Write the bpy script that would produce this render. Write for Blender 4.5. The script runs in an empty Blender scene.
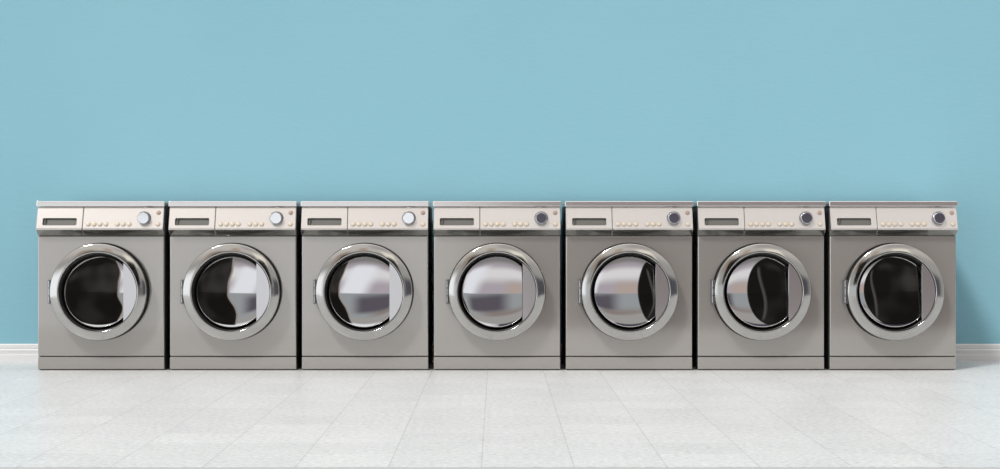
import bpy, bmesh, math
from mathutils import Vector, Matrix

scene = bpy.context.scene
COL = scene.collection
S = 0.00506            # metres per photo pixel at the plane of the machine fronts
CX, CH, CD = 497.0, 0.730, 8.90
PI = math.pi
MID = 0.285            # half depth of a machine

# ------------------------------------------------------------------ materials
def new_mat(name):
    m = bpy.data.materials.new(name); m.use_nodes = True
    nt = m.node_tree
    return m, nt, nt.nodes['Principled BSDF']

def mat(name, color, rough=0.4, metal=0.0, spec=0.5, ior=None):
    m, nt, b = new_mat(name)
    b.inputs['Base Color'].default_value = (*color, 1)
    b.inputs['Roughness'].default_value = rough
    b.inputs['Metallic'].default_value = metal
    b.inputs['Specular IOR Level'].default_value = spec
    return m

def metal_mat(name, color, rough, vary=0.03, metal=1.0, stretch=(1, 1, 60), scale=6.0):
    """silver metal with a slight brushed variation of gloss"""
    m, nt, b = new_mat(name)
    b.inputs['Base Color'].default_value = (*color, 1)
    b.inputs['Metallic'].default_value = metal
    tc = nt.nodes.new('ShaderNodeTexCoord')
    mp = nt.nodes.new('ShaderNodeMapping'); mp.inputs['Scale'].default_value = stretch
    nz = nt.nodes.new('ShaderNodeTexNoise'); nz.inputs['Scale'].default_value = scale
    nz.inputs['Detail'].default_value = 3
    mr = nt.nodes.new('ShaderNodeMapRange')
    mr.inputs['To Min'].default_value = rough - vary; mr.inputs['To Max'].default_value = rough + vary
    nt.links.new(tc.outputs['Object'], mp.inputs['Vector'])
    nt.links.new(mp.outputs['Vector'], nz.inputs['Vector'])
    nt.links.new(nz.outputs['Fac'], mr.inputs['Value'])
    nt.links.new(mr.outputs['Result'], b.inputs['Roughness'])
    return m

M = {}
M['body']   = metal_mat('silver_steel', (0.41, 0.394, 0.374), 0.085, 0.015, 0.60)
M['panel']  = metal_mat('satin_panel_steel', (0.66, 0.635, 0.62), 0.22, 0.02, 0.66)
M['lid']    = metal_mat('lid_steel', (0.76, 0.74, 0.73), 0.12, 0.02, 0.9)
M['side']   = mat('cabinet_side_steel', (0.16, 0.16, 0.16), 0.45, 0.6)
M['chrome'] = mat('polished_chrome', (0.44, 0.437, 0.425), 0.10, 1.0)
M['handle'] = mat('handle_steel', (0.64, 0.63, 0.64), 0.13, 1.0)
M['hinge']  = mat('hinge_steel', (0.40, 0.40, 0.41), 0.22, 1.0)
M['shade_dark'] = metal_mat('underside_shade_steel', (0.30, 0.30, 0.285), 0.16, 0.02, 0.9)  # darker steel: shade under the fascia nose put into the colour
M['glass']  = mat('mirrored_door_glass', (0.74, 0.73, 0.74), 0.015, 1.0)
M['rubber'] = mat('black_rubber', (0.012, 0.012, 0.012), 0.42, 0.0, 0.3)
M['recess'] = mat('dark_recess_plastic', (0.13, 0.128, 0.12), 0.4, 0.0, 0.4)
M['button'] = mat('cream_button_plastic', (0.58, 0.50, 0.40), 0.35)
M['power']  = mat('brown_button_plastic', (0.34, 0.25, 0.21), 0.35)
M['bezel']  = mat('button_bezel', (0.42, 0.38, 0.34), 0.35, 0.5)
M['dial']   = mat('dial_side_metal', (0.35, 0.36, 0.38), 0.25, 1.0)
M['cap']    = mat('dial_mirror_cap', (0.88, 0.90, 0.92), 0.05, 1.0)

# wall paint
def wall_mat():
    m, nt, b = new_mat('blue_wall_paint')
    tc = nt.nodes.new('ShaderNodeTexCoord')
    n1 = nt.nodes.new('ShaderNodeTexNoise'); n1.inputs['Scale'].default_value = 1.1; n1.inputs['Detail'].default_value = 5
    cr = nt.nodes.new('ShaderNodeValToRGB')
    cr.color_ramp.elements[0].position = 0.3; cr.color_ramp.elements[0].color = (0.228, 0.452, 0.542, 1)
    cr.color_ramp.elements[1].position = 0.75; cr.color_ramp.elements[1].color = (0.238, 0.464, 0.554, 1)
    mp = nt.nodes.new('ShaderNodeMapping'); mp.inputs['Scale'].default_value = (9, 9, 22)
    n2 = nt.nodes.new('ShaderNodeTexNoise'); n2.inputs['Scale'].default_value = 2.5; n2.inputs['Detail'].default_value = 8
    bp = nt.nodes.new('ShaderNodeBump'); bp.inputs['Strength'].default_value = 0.10; bp.inputs['Distance'].default_value = 0.01
    nt.links.new(tc.outputs['Object'], n1.inputs['Vector'])
    nt.links.new(n1.outputs['Fac'], cr.inputs['Fac'])
    nt.links.new(cr.outputs['Color'], b.inputs['Base Color'])
    nt.links.new(tc.outputs['Object'], mp.inputs['Vector'])
    nt.links.new(mp.outputs['Vector'], n2.inputs['Vector'])
    nt.links.new(n2.outputs['Fac'], bp.inputs['Height'])
    nt.links.new(bp.outputs['Normal'], b.inputs['Normal'])
    b.inputs['Roughness'].default_value = 0.75
    b.inputs['Specular IOR Level'].default_value = 0.25
    return m

TILE = 0.2813
def floor_mat():
    m, nt, b = new_mat('speckled_white_tiles')
    N, L = nt.nodes, nt.links
    tc = N.new('ShaderNodeTexCoord')
    sep = N.new('ShaderNodeSeparateXYZ'); L.new(tc.outputs['Object'], sep.inputs[0])
    def math_(op, a, bb=None, c=None):
        n = N.new('ShaderNodeMath'); n.operation = op
        for i, v in enumerate((a, bb, c)):
            if v is None: continue
            if isinstance(v, (int, float)): n.inputs[i].default_value = v
            else: L.new(v, n.inputs[i])
        return n.outputs[0]
    def cell(axis, off):
        u = math_('DIVIDE', math_('SUBTRACT', sep.outputs[axis], off), TILE)
        fl = math_('FLOOR', u)
        fr = math_('SUBTRACT', u, fl)
        dist = math_('MULTIPLY', math_('MINIMUM', fr, math_('SUBTRACT', 1.0, fr)), TILE)
        return fl, dist
    ix, dx = cell(0, -0.0475)
    iy, dy = cell(1, -2.14)
    gx = math_('LESS_THAN', dx, 0.0020)
    gy = math_('MULTIPLY', math_('LESS_THAN', dy, 0.0020), 0.6)
    grout = math_('MAXIMUM', gx, gy)
    cmb = N.new('ShaderNodeCombineXYZ'); L.new(ix, cmb.inputs[0]); L.new(iy, cmb.inputs[1])
    wn = N.new('ShaderNodeTexWhiteNoise'); wn.noise_dimensions = '3D'; L.new(cmb.outputs[0], wn.inputs['Vector'])
    n1 = N.new('ShaderNodeTexNoise'); n1.inputs['Scale'].default_value = 48; n1.inputs['Detail'].default_value = 4
    n1.inputs['Roughness'].default_value = 0.75
    L.new(tc.outputs['Object'], n1.inputs['Vector'])
    n2 = N.new('ShaderNodeTexNoise'); n2.inputs['Scale'].default_value = 5; n2.inputs['Detail'].default_value = 5
    L.new(tc.outputs['Object'], n2.inputs['Vector'])
    v = math_('ADD', 0.598, math_('MULTIPLY', math_('SUBTRACT', n1.outputs['Fac'], 0.5), 0.72))
    v = math_('ADD', v, math_('MULTIPLY', math_('SUBTRACT', n2.outputs['Fac'], 0.5), 0.10))
    v = math_('ADD', v, math_('MULTIPLY', math_('SUBTRACT', wn.outputs['Value'], 0.5), 0.045))
    v = math_('MULTIPLY', v, math_('SUBTRACT', 1.0, math_('MULTIPLY', grout, 0.22)))
    cc = N.new('ShaderNodeCombineColor')
    L.new(v, cc.inputs[0]); L.new(math_('MULTIPLY', v, 1.008), cc.inputs[1]); L.new(math_('MULTIPLY', v, 1.018), cc.inputs[2])
    L.new(cc.outputs[0], b.inputs['Base Color'])
    b.inputs['Roughness'].default_value = 0.34
    b.inputs['Specular IOR Level'].default_value = 0.30
    return m
M['wall'] = wall_mat(); M['floor'] = floor_mat()
M['white'] = mat('white_gloss_paint', (0.70, 0.70, 0.71), 0.35)
M['strip'] = mat('grey_threshold_metal', (0.42, 0.42, 0.42), 0.5)

# ------------------------------------------------------------------ mesh helpers
def link(name, bm, m, parent=None, angle=32, dy=0.0, weighted=True):
    if dy:
        bmesh.ops.translate(bm, verts=bm.verts, vec=(0, dy, 0))
    bmesh.ops.recalc_face_normals(bm, faces=bm.faces)
    me = bpy.data.meshes.new(name); bm.to_mesh(me); bm.free()
    for p in me.polygons: p.use_smooth = True
    me.set_sharp_from_angle(angle=math.radians(angle))
    for mm in (m if isinstance(m, (list, tuple)) else [m]): me.materials.append(mm)
    o = bpy.data.objects.new(name, me); COL.objects.link(o)
    if parent: o.parent = parent
    if weighted:
        md = o.modifiers.new('weighted_normals', 'WEIGHTED_NORMAL'); md.keep_sharp = True; md.weight = 90
    return o

def box(bm, x0, x1, y0, y1, z0, z1, bev=0.0, seg=2):
    r = bmesh.ops.create_cube(bm, size=1.0)
    vs = r['verts']
    for v in vs:
        v.co = Vector(((x0 + x1) / 2 + v.co.x * (x1 - x0), (y0 + y1) / 2 + v.co.y * (y1 - y0), (z0 + z1) / 2 + v.co.z * (z1 - z0)))
    if bev:
        es = list({e for v in vs for e in v.link_edges})
        bmesh.ops.bevel(bm, geom=es, offset=bev, segments=seg, profile=0.5, affect='EDGES')

def lathe(bm, prof, cx, cz, n=128, close=False):
    """prof: list of (radius, y); revolve about the axis through (cx, *, cz) along Y"""
    rings = []
    for r, y in prof:
        if r < 1e-6:
            rings.append([bm.verts.new((cx, y, cz))])
        else:
            rings.append([bm.verts.new((cx + r * math.cos(2 * PI * k / n), y, cz + r * math.sin(2 * PI * k / n))) for k in range(n)])
    pairs = list(zip(rings, rings[1:]))
    if close: pairs.append((rings[-1], rings[0]))
    for a, b in pairs:
        if len(a) == 1 and len(b) == 1: continue
        for k in range(n):
            k2 = (k + 1) % n
            if len(a) == 1: bm.faces.new((a[0], b[k], b[k2]))
            elif len(b) == 1: bm.faces.new((a[k], a[k2], b[0]))
            else: bm.faces.new((a[k], a[k2], b[k2], b[k]))

def rounded(cx, cy, w, h, r, n=6):
    pts = []
    for (sx, sy, a0) in ((1, 1, 0), (-1, 1, 90), (-1, -1, 180), (1, -1, 270)):
        for k in range(n + 1):
            a = math.radians(a0 + 90 * k / n)
            pts.append((cx + sx * (w / 2 - r) + r * math.cos(a), cy + sy * (h / 2 - r) + r * math.sin(a)))
    return pts

# ------------------------------------------------------------------ setting
def struct(o):
    o['kind'] = 'structure'; return o
WALL_Y = 0.63
bm = bmesh.new(); box(bm, -5.2, 5.2, WALL_Y, WALL_Y + 0.12, -0.05, 3.0); struct(link('wall_back', bm, M['wall']))
FLOOR_END = -3.575
bm = bmesh.new(); box(bm, -5.2, 5.2, FLOOR_END, WALL_Y, -0.06, 0.0); struct(link('floor', bm, M['floor']))
bm = bmesh.new(); box(bm, -5.2, 5.2, FLOOR_END - 0.09, FLOOR_END, -0.06, -0.001, 0.002); struct(link('trim_1', bm, M['strip']))
# baseboard: moulded profile extruded along the wall
prof = [(0, 0), (-0.016, 0), (-0.016, 0.032), (-0.0145, 0.034), (-0.0145, 0.048), (-0.016, 0.050), (-0.016, 0.060),
        (-0.0125, 0.064), (-0.012, 0.066), (-0.0135, 0.069), (-0.0135, 0.082), (-0.011, 0.088), (-0.007, 0.0915), (0, 0.092)]
bm = bmesh.new()
a = [bm.verts.new((-5.2, WALL_Y + y, z)) for y, z in prof]
b = [bm.verts.new((5.2, WALL_Y + y, z)) for y, z in prof]
for k in range(len(prof)):
    k2 = (k + 1) % len(prof); bm.faces.new((a[k], a[k2], b[k2], b[k]))
bm.faces.new(a); bm.faces.new(list(reversed(b)))
struct(link('baseboard_back', bm, M['white'], angle=25))

# ------------------------------------------------------------------ washing machine
HW = 0.320                     # half width of the body
Z_TOP, Z_LID = 0.856, 0.828
Z_PT, Z_NOSE, Z_PB = 0.8255, 0.714, 0.682
Y_PT, Y_NOSE = -0.002, -0.041
DCX, DCZ = 0.0, 0.3985         # door centre

root = bpy.data.objects.new('washing_machine', None); COL.objects.link(root)
def part(name, bm, m, parent=None, angle=32, weighted=True):
    return link(name, bm, m, parent or root, angle, -MID, weighted)

# cabinet shell
bm = bmesh.new(); box(bm, -HW + 0.001, HW - 0.001, 0.022, 0.57, 0.0, Z_LID - 0.001, 0.003)
part('cabinet', bm, M['side'])
# front panel and kick panel
Z_KICK = 0.0690
bm = bmesh.new(); box(bm, -HW, HW, 0.0, 0.0215, Z_KICK + 0.002, Z_PB - 0.002, 0.006, 3)
part('front_panel', bm, M['body'])
bm = bmesh.new(); box(bm, -HW, HW, 0.0, 0.0215, 0.005, Z_KICK - 0.002, 0.004, 3)
part('kick_panel', bm, M['body'])
# lid
bm = bmesh.new(); box(bm, -0.325, 0.325, -0.013, 0.57, Z_LID, Z_TOP, 0.0045, 3)
part('top_lid', bm, M['lid'])

# control fascia: slanted face, rounded nose, underside running back to the front panel
return_strip = []
def underside_shade(parent):
    """added strip; its dark colour stands in for shade and reflection under the nose"""
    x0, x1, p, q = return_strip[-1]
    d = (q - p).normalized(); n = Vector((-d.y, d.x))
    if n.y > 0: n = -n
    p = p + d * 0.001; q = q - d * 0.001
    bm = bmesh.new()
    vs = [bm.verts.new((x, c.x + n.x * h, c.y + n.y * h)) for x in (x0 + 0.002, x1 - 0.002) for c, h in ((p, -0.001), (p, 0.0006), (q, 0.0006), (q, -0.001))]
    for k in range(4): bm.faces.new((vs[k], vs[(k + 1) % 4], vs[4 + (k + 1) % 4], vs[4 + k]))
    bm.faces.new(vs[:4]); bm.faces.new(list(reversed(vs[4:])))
    part('underside_shade', bm, M['shade_dark'], parent)['label'] = 'added dark strip, painted shade under the nose of the fascia'
def fascia(bm, x0, x1, hole=None):
    nose = []
    # fillet between the slanted face and the underside
    top = Vector((Y_PT, Z_PT)); tip = Vector((Y_NOSE, Z_NOSE)); bot = Vector((0.0, Z_PB))
    r = 0.006
    d1 = (top - tip).normalized(); d2 = (bot - tip).normalized()
    p1 = tip + d1 * r; p2 = tip + d2 * r
    for k in range(7):
        t = k / 6
        nose.append(p1 * (1 - t) ** 2 + tip * 2 * t * (1 - t) + p2 * t * t)
    tt = [top + Vector((0.004, 0.0)), top + d1 * -0.001 + Vector((0.0008, 0)), top + d1 * -0.004]
    prof = [Vector((0.0215, Z_PT))] + tt + nose + [bot, Vector((0.0215, Z_PB))]
    cut = len(tt)                       # the segment tt[-1] -> nose[0] is the visible slanted face
    ch = 0.0025
    cols = []
    for x, off in ((x0, ch), (x0 + ch, 0), (x1 - ch, 0), (x1, ch)):
        cols.append([bm.verts.new((x, min(p.x + off, 0.0215), p.y)) for p in prof])
    n = len(prof)
    for ci in range(3):
        A, B = cols[ci], cols[ci + 1]
        for k in range(n):
            k2 = (k + 1) % n
            if hole and ci == 1 and k == cut: continue
            bm.faces.new((A[k], A[k2], B[k2], B[k]))
    bm.faces.new(cols[0]); bm.faces.new(list(reversed(cols[3])))
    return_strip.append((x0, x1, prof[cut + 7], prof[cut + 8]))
    if hole:
        hx, hz, w, h, rr, depth = hole
        A, B = cols[1], cols[2]
        quad = [B[cut], A[cut], A[cut + 1], B[cut + 1]]      # ++ , -+ , -- , +-
        def on_face(z): 
            p, q = prof[cut], prof[cut + 1]
            t = (z - p.y) / (q.y - p.y)
            return p.x + t * (q.x - p.x)
        loop = [bm.verts.new((x, on_face(z), z)) for x, z in rounded(hx, hz, w, h, rr, 6)]
        m = len(loop); q = m // 4
        for i in range(4):
            seg = loop[i * q:(i + 1) * q]
            for k in range(len(seg) - 1):
                bm.faces.new((quad[i], seg[k], seg[k + 1]))
            nxt = loop[((i + 1) * q) % m]
            bm.faces.new((quad[i], seg[-1], nxt, quad[(i + 1) % 4]))
        return loop, on_face

X_SEAM = -HW + 0.2335
bm = bmesh.new()
HX0, HX1 = -HW + 0.0315, -HW + 0.2035
HZ0, HZ1 = 0.7330, 0.7700
hole = ((HX0 + HX1) / 2, (HZ0 + HZ1) / 2, HX1 - HX0, HZ1 - HZ0, 0.007, 0.02)
loop, on_face = fascia(bm, -HW, X_SEAM - 0.0012, hole)
drawer = part('detergent_drawer', bm, M['panel'])
underside_shade(drawer)
# the recessed pull behind the slot: walls, back, and a finger lip across it
bm = bmesh.new()
pts = rounded(hole[0], hole[1], hole[2], hole[3], hole[4], 6)
l0 = [bm.verts.new((x, on_face(z) + 0.0004, z)) for x, z in pts]
l1 = [bm.verts.new((x, on_face(z) + 0.011, z)) for x, z in pts]
for k in range(len(pts)):
    k2 = (k + 1) % len(pts); bm.faces.new((l0[k], l0[k2], l1[k2], l1[k]))
bm.faces.new(l1)
box(bm, HX0 + 0.012, HX0 + 0.015, -0.026, -0.014, HZ0 + 0.001, HZ1 - 0.001, 0.001)
part('drawer_pull', bm, M['recess'], drawer)

bm = bmesh.new(); fascia(bm, X_SEAM + 0.0012, HW)
panel = part('control_panel', bm, M['panel'])
underside_shade(panel)

# buttons and dial sit on the slanted face
SL = Vector((0, Y_NOSE - Y_PT, Z_NOSE - Z_PT)).normalized()        # down the slope
NRM = Vector((0, SL.z, -SL.y)).normalized()                        # outward
if NRM.y > 0: NRM = -NRM
def face_pt(x, z):
    t = (z - Z_PT) / (Z_NOSE - Z_PT)
    return Vector((x, Y_PT + t * (Y_NOSE - Y_PT), z))
def disc(bm, p, axis, prof, n=32):
    """prof: (radius, height along axis)"""
    u = Vector((1, 0, 0)); v = axis.cross(u).normalized()
    rings = []
    for r, h in prof:
        c = p + axis * h
        if r < 1e-6: rings.append([bm.verts.new(c)])
        else: rings.append([bm.verts.new(c + u * r * math.cos(2 * PI * k / n) + v * r * math.sin(2 * PI * k / n)) for k in range(n)])
    for a, b in zip(rings, rings[1:]):
        for k in range(n):
            k2 = (k + 1) % n
            if len(b) == 1: bm.faces.new((a[k], a[k2], b[0]))
            elif len(a) == 1: bm.faces.new((a[0], b[k], b[k2]))
            else: bm.faces.new((a[k], a[k2], b[k2], b[k]))
PX0 = 433.85
def lx(px): return -HW + (px - PX0) * S
def lz(py): return (370.3 - py) * S
for px in (485.8, 491.6, 497.5, 503.4, 514.8, 520.7, 526.6, 555.2):
    p = face_pt(lx(px), lz(224.2))
    bm = bmesh.new()
    disc(bm, p, NRM, [(0.0125, -0.0015), (0.0125, 0.001), (0.0117, 0.0018), (0.0102, 0.0018), (0.0099, 0.0036), (0.0085, 0.0045), (0, 0.0048)])
    bt = part('button', bm, [M['button'], M['bezel']], panel)
    for f in bt.data.polygons:
        c = f.center + Vector((0, MID, 0)) - p
        rad = (c - NRM * c.dot(NRM)).length
        if rad > 0.0099: f.material_index = 1
p = face_pt(lx(555.2), lz(212.8))
bm = bmesh.new()
disc(bm, p, NRM, [(0.0115, -0.0015), (0.0115, 0.001), (0.0107, 0.0018), (0.0092, 0.0018), (0.0088, 0.0034), (0.0075, 0.0042), (0, 0.0045)])
pb = part('power_button', bm, M['power'], panel); pb['label'] = 'small brown button above the last cream button'

# dial: skirt, turned body and mirror cap that faces straight ahead
FRONT = Vector((0, -math.cos(math.radians(1.25)), math.sin(math.radians(1.25))))
p = face_pt(lx(541.2), lz(218.3)) + Vector((0, 0.006, 0))
bm = bmesh.new()
prof_d = [(0.0350, -0.004), (0.0350, 0.0095), (0.0335, 0.0115), (0.0310, 0.0120), (0.0305, 0.0150), (0.0300, 0.0300), (0.0292, 0.0335), (0.0278, 0.0350), (0.0278, 0.0330), (0, 0.0330)]
disc(bm, p, FRONT, prof_d, 64)
dial = part('dial', bm, M['dial'])
bm = bmesh.new()
disc(bm, p, FRONT, [(0.0277, 0.0325), (0.0277, 0.0352), (0.0272, 0.0360), (0.0262, 0.0364), (0.0258, 0.0364), (0, 0.0364)], 64)
part('dial_cap', bm, M['cap'], dial)['label'] = 'mirror-bright round face of the dial'

# door rim: chrome cone face with an inner lip and a deep outer wall
R_O, R_I = 0.2440, 0.1985
prof_r = [(R_O - 0.001, -0.0075), (R_O - 0.001, -0.054), (R_O, -0.060), (R_O - 0.0008, -0.0650), (R_O - 0.0028, -0.0684), (R_O - 0.005, -0.0697)]
for k in range(9):                     # the face is a very slightly crowned cone
    t = k / 8
    r = (R_O - 0.007) + t * (R_I + 0.006 - (R_O - 0.007))
    y = -0.0705 - 0.0105 * t - 0.0007 * math.sin(PI * t)
    prof_r.append((r, y))
prof_r += [(R_I + 0.003, -0.0815), (R_I + 0.0008, -0.0805), (R_I, -0.079), (R_I - 0.0015, -0.070), (R_I - 0.001, -0.058), (R_I - 0.001, -0.0075)]
bm = bmesh.new(); lathe(bm, prof_r, DCX, DCZ, 160, close=True)
door = part('door', bm, M['chrome'], angle=40, weighted=False); door['label'] = 'round door with chrome rim'
# black collar between the rim and the front panel
bm = bmesh.new(); lathe(bm, [(R_O + 0.0030, -0.0003), (R_O + 0.0030, -0.0060), (R_O + 0.0015, -0.0076), (R_I, -0.0076), (R_I, -0.0003)], DCX, DCZ, 128, close=True)
part('door_collar', bm, M['rubber'], door)
# black seal inside the rim
prof_s = [(R_I - 0.0018, -0.0575), (R_I - 0.006, -0.055), (R_I - 0.009, -0.030), (R_I - 0.012, -0.012), (R_I - 0.016, -0.008), (0.176, -0.006), (0.0, -0.006)]
bm = bmesh.new(); lathe(bm, prof_s, DCX, DCZ, 128)
part('door_seal', bm, M['rubber'], door)
# domed glass
TILT = math.radians(7.0); RG = 0.1795; RS = 3.8
Y_G = -0.030
prof_g = [(RG, 0.012), (RG, -0.002 )]
dome = lambda r: -(RG * RG - r * r) / (2 * RS)
for k in range(1, 6):
    a = k / 6 * PI / 2
    prof_g.append((RG - 0.003 * (1 - math.cos(a)), -0.002 - 0.003 * math.sin(a)))
for k in range(0, 61):
    r = (RG - 0.0032) * (1 - (k / 60) ** 1.4)
    prof_g.append((r, -0.0052 + dome(r) - 0.0007 * (1 - (r / RG) ** 9)))
bm = bmesh.new(); lathe(bm, prof_g, 0, 0, 128)
bmesh.ops.rotate(bm, verts=bm.verts, cent=(0, 0, 0), matrix=Matrix.Rotation(-TILT, 3, 'X'))
for v in bm.verts: v.co += Vector((DCX, Y_G, DCZ))
for v in bm.verts: v.co.y = min(v.co.y, -0.0062)
part('door_glass', bm, M['glass'], door, angle=60, weighted=False)
# pull plate: a segment of the disc at the right of the rim
CHX, RH = 0.1285, R_I - 0.0035
a0 = math.acos(CHX / RH)
pts = [(RH * math.cos(-a0 + 2 * a0 * k / 48), RH * math.sin(-a0 + 2 * a0 * k / 48)) for k in range(49)]
bm = bmesh.new()
def plate_y(x): return -0.0745 - 0.05 * (RH - x) * 0.0
fr = [bm.verts.new((DCX + x, plate_y(x), DCZ + z)) for x, z in pts]
bk = [bm.verts.new((DCX + x, -0.058, DCZ + z)) for x, z in pts]
f = bm.faces.new(fr); bm.faces.new(list(reversed(bk)))
for k in range(len(pts)):
    k2 = (k + 1) % len(pts); bm.faces.new((fr[k], bk[k], bk[k2], fr[k2]))
bmesh.ops.bevel(bm, geom=list(f.edges), offset=0.0015, segments=2, affect='EDGES')
hd = part('door_handle', bm, M['handle'], door, angle=30); hd['label'] = 'flat steel pull plate at the right of the glass'
# hinge at the left of the door: two leaves and a knuckle
bm = bmesh.new()
hz = DCZ
box(bm, -0.2560, -0.2385, -0.046, -0.0425, hz - 0.060, hz + 0.060, 0.001)
box(bm, -0.2575, -0.2545, -0.046, 0.001, hz - 0.060, hz + 0.060, 0.001)
for z0, z1 in ((-0.056, -0.022), (-0.018, 0.018), (0.022, 0.056)):
    c = Vector((-0.2500, -0.047, hz + z0))
    n = 20
    A = [bm.verts.new(c + Vector((0.0055 * math.cos(2 * PI * k / n), 0.0055 * math.sin(2 * PI * k / n), 0))) for k in range(n)]
    B = [bm.verts.new(v.co + Vector((0, 0, z1 - z0))) for v in A]
    for k in range(n):
        k2 = (k + 1) % n; bm.faces.new((A[k], A[k2], B[k2], B[k]))
    bm.faces.new(A); bm.faces.new(list(reversed(B)))
hg = part('door_hinge', bm, [M['side'], M['hinge']])
for f in hg.data.polygons:
    if f.center.y < -0.0462 - MID: f.material_index = 1

# ------------------------------------------------------------------ the row
def copy_tree(o, parent=None):
    c = o.copy(); COL.objects.link(c)
    c.parent = parent
    for ch in list(o.children): copy_tree(ch, c)
    return c
PITCH = 132.0 * S
LABELS = [
    'silver front-load washing machine at the left end of the row',
    'second silver washing machine from the left end of the row',
    'third silver washing machine from the left end of the row, bright dial',
    'middle silver washing machine, fourth in the row from either end',
    'third silver washing machine from the right end of the row, dark dial',
    'second silver washing machine from the right end of the row, dark dial',
    'silver front-load washing machine at the right end of the row, with dark door glass',
]
roots = [root] + [copy_tree(root) for _ in range(6)]
for i, r in enumerate(roots):
    r.location = ((i - 3) * PITCH, MID, 0)
    r['label'] = LABELS[i]; r['category'] = 'washing machine'
    r['group'] = 'row of silver washing machines along the wall'

# ------------------------------------------------------------------ world: a soft studio surround
w = bpy.data.worlds.new('studio_surround'); scene.world = w; w.use_nodes = True
nt = w.node_tree; N, L = nt.nodes, nt.links
bg = N['Background']
tc = N.new('ShaderNodeTexCoord')
sp = N.new('ShaderNodeSeparateXYZ'); L.new(tc.outputs['Generated'], sp.inputs[0])
def mth(op, a, b=None, c=None):
    n = N.new('ShaderNodeMath'); n.operation = op
    for i, v in enumerate((a, b, c)):
        if v is None: continue
        if isinstance(v, (int, float)): n.inputs[i].default_value = v
        else: L.new(v, n.inputs[i])
    return n.outputs[0]
DEG = 180 / PI
az = mth('MULTIPLY', mth('ARCTAN2', sp.outputs[0], mth('MULTIPLY', sp.outputs[1], -1.0)), DEG)
el = mth('MULTIPLY', mth('ARCSINE', sp.outputs[2]), DEG)
def step(x, e0, e1):
    n = N.new('ShaderNodeMapRange'); n.interpolation_type = 'SMOOTHSTEP'
    L.new(x, n.inputs['Value'])
    lo, hi = (e0, e1) if e0 < e1 else (e1, e0)
    n.inputs['From Min'].default_value = lo; n.inputs['From Max'].default_value = hi
    n.inputs['To Min'].default_value = 0.0 if e0 < e1 else 1.0
    n.inputs['To Max'].default_value = 1.0 if e0 < e1 else 0.0
    return n.outputs[0]
def band(x, a, b, c, d): return mth('MULTIPLY', step(x, a, b), step(x, d, c))
def mix(base, col, fac):
    n = N.new('ShaderNodeMix'); n.data_type = 'RGBA'
    L.new(fac, n.inputs['Factor'])
    if isinstance(base, tuple): n.inputs[6].default_value = (*base, 1)
    else: L.new(base, n.inputs[6])
    if isinstance(col, tuple): n.inputs[7].default_value = (*col, 1)
    else: L.new(col, n.inputs[7])
    return n.outputs[2]
# ground, walls and ceiling of the surround
c = mix((0.32, 0.32, 0.31), (0.66, 0.64, 0.62), step(el, -30, -2))
c = mix(c, (1.02, 0.97, 0.91), step(el, 18, 32))
c = mix(c, (1.80, 1.78, 1.76), step(el, 50, 78))
c = mix(c, (0.74, 0.69, 0.67), mth('MULTIPLY', step(az, -6, 9), band(el, 33, 37, 50, 70)))
c = mix(c, (0.60, 0.49, 0.41), mth('MULTIPLY', band(az, -34, -28, -20, -14), band(el, 12, 18, 27, 33)))
c = mix(c, (1.65, 1.56, 1.38), mth('MULTIPLY', band(az, 8, 14, 24, 27), band(el, 18, 23, 30, 34)))
c = mix(c, (0.78, 0.63, 0.52), mth('MULTIPLY', band(az, -11, -7, -4, 0), band(el, 22, 26, 33, 38)))
# a white bright side on the left, a dimmer brown-grey side on the right with a mauve band above it
c = mix(c, (0.93, 0.95, 0.98), mth('MULTIPLY', band(az, -150, -80, -2.4, -0.2), band(el, -25, -8, 3.2, 4.4)))
c = mix(c, (0.29, 0.25, 0.245), mth('MULTIPLY', band(az, -0.4, 1.2, 22, 30), band(el, -6.0, -3.0, 1.6, 2.6)))
c = mix(c, (0.085, 0.075, 0.10), mth('MULTIPLY', band(az, -0.4, 1.0, 18, 24), band(el, 1.4, 2.4, 3.6, 5.0)))
c = mix(c, (1.85, 1.88, 1.95), mth('MULTIPLY', band(az, -110, -75, -40, -30), band(el, -16, -8, 8, 18)))
c = mix(c, (0.14, 0.14, 0.17), mth('MULTIPLY', band(az, 22, 30, 44, 60), band(el, -12, -5, 6, 12)))
# the bright opening behind the camera, its skirting below, and the dark masses either side
inside = mth('MULTIPLY', band(az, -14, -11, 9, 13), band(el, 3.4, 4.6, 24, 28))
up = mix((0.50, 0.455, 0.49), (0.86, 0.85, 0.84), band(el, 12.8, 15.0, 15.6, 17.2))
up = mix(up, (0.95, 0.98, 1.02), mth('MULTIPLY', band(mth('ADD', az, mth('MULTIPLY', mth('SUBTRACT', el, 13.0), -0.5)), -9.5, -7.5, -5.0, -2.0), step(el, 18.0, 16.0)))
up = mix(up, (0.54, 0.45, 0.39), mth('MULTIPLY', band(az, 0.5, 3.0, 5.0, 9.0), band(el, 10.5, 12.0, 12.5, 14.5)))
up = mix(up, (0.25, 0.24, 0.235), step(el, 16.8, 19.5))
lo = mix((0.38, 0.405, 0.41), (0.30, 0.245, 0.22), mth('MULTIPLY', step(az, -5.0, 0.0), step(el, 9.4, 7.4)))
bl = mth('SUBTRACT', el, mth('MULTIPLY', az, 0.10))
lo = mix(lo, (0.125, 0.112, 0.135), mth('MULTIPLY', band(az, -7.5, -4.5, 0.0, 3.5), band(bl, 7.6, 8.8, 10.6, 12.4)))
lo = mix(lo, (0.42, 0.41, 0.39), step(bl, 7.6, 6.6))
c = mix(c, mix(lo, up, step(el, 11.40, 11.55)), inside)
nz = N.new('ShaderNodeTexNoise'); nz.inputs['Scale'].default_value = 11; nz.inputs['Detail'].default_value = 1
L.new(tc.outputs['Generated'], nz.inputs['Vector'])
dim = mix((0.012, 0.011, 0.010), (0.050, 0.046, 0.042), step(nz.outputs['Fac'], 0.42, 0.75))
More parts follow.
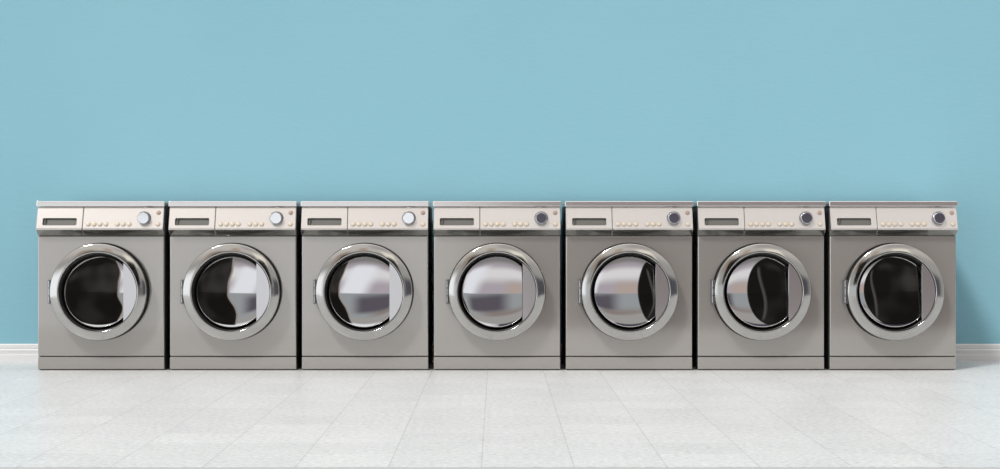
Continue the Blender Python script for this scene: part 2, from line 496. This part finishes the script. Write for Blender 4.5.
dim = mix(dim, (0.010, 0.009, 0.008), mth('MULTIPLY', step(el, 11.55, 11.40), 0.6))
lc = mth('SUBTRACT', el, 12.0)
lb = mth('SUBTRACT', az, mth('MULTIPLY', step(el, 11.5, 7.0), 1.3))
lb = mth('ADD', lb, mth('MULTIPLY', band(el, 8.5, 11.0, 13.0, 16.0), 0.6))
lfar = band(az, -24, -21.5, 10, 11)
lel = band(el, 2.9, 3.6, 22, 27)
c = mix(c, (0.36, 0.32, 0.29), mth('MULTIPLY', mth('MULTIPLY', step(lb, -8.5, -8.8), lfar), lel))
c = mix(c, dim, mth('MULTIPLY', mth('MULTIPLY', step(lb, -8.9, -9.1), lfar), lel))
de = mth('SUBTRACT', el, 11.8)
rb = mth('SUBTRACT', az, mth('MULTIPLY', mth('MULTIPLY', de, de), 0.055))
c = mix(c, dim, mth('MULTIPLY', mth('MULTIPLY', step(rb, 5.8, 6.05), band(az, 4, 4.2, 21.5, 24)), band(el, 2.9, 3.6, 22, 27)))
c = mix(c, (0.085, 0.08, 0.075), mth('MULTIPLY', mth('MULTIPLY', step(rb, 6.0, 6.2), band(mth('ADD', az, mth('MULTIPLY', mth('SINE', mth('MULTIPLY', el, 0.5)), 0.5)), 8.4, 8.6, 8.8, 9.3)), band(el, 5.0, 7.0, 15.5, 17)))
L.new(c, bg.inputs['Color']); bg.inputs['Strength'].default_value = 1.0

# ------------------------------------------------------------------ lamps
def area(name, loc, target, sx, sy, power, color=(1, 1, 1)):
    d = bpy.data.lights.new(name, 'AREA'); d.shape = 'RECTANGLE'; d.size = sx; d.size_y = sy; d.energy = power; d.color = color
    o = bpy.data.objects.new(name, d); COL.objects.link(o); o.location = loc
    o.rotation_euler = (Vector(target) - Vector(loc)).to_track_quat('-Z', 'Y').to_euler()
    return o
sd = bpy.data.lights.new('daylight', 'SUN'); sd.energy = 2.25; sd.angle = math.radians(9); sd.color = (1.0, 0.98, 0.95)
so = bpy.data.objects.new('daylight', sd); COL.objects.link(so); so.location = (-3, -4, 5)
so.rotation_euler = Vector((0.56, 0.70, -1.10)).to_track_quat('-Z', 'Y').to_euler()

# ------------------------------------------------------------------ camera
cam = bpy.data.cameras.new('camera'); co = bpy.data.objects.new('camera', cam); COL.objects.link(co)
co.location = (0, -CD, CH); co.rotation_euler = (PI / 2, 0, 0)
cam.sensor_fit = 'HORIZONTAL'; cam.sensor_width = 36.0
cam.lens = 36.0 * (CD / S) / 1000.0
cam.shift_x = 0.003; cam.shift_y = -0.0085
cam.clip_end = 100
scene.camera = co
scene.view_settings.view_transform = 'Standard'; scene.view_settings.look = 'None'
scene.view_settings.gamma = 1.0; scene.view_settings.use_curve_mapping = False
scene.view_settings.exposure = 0.0
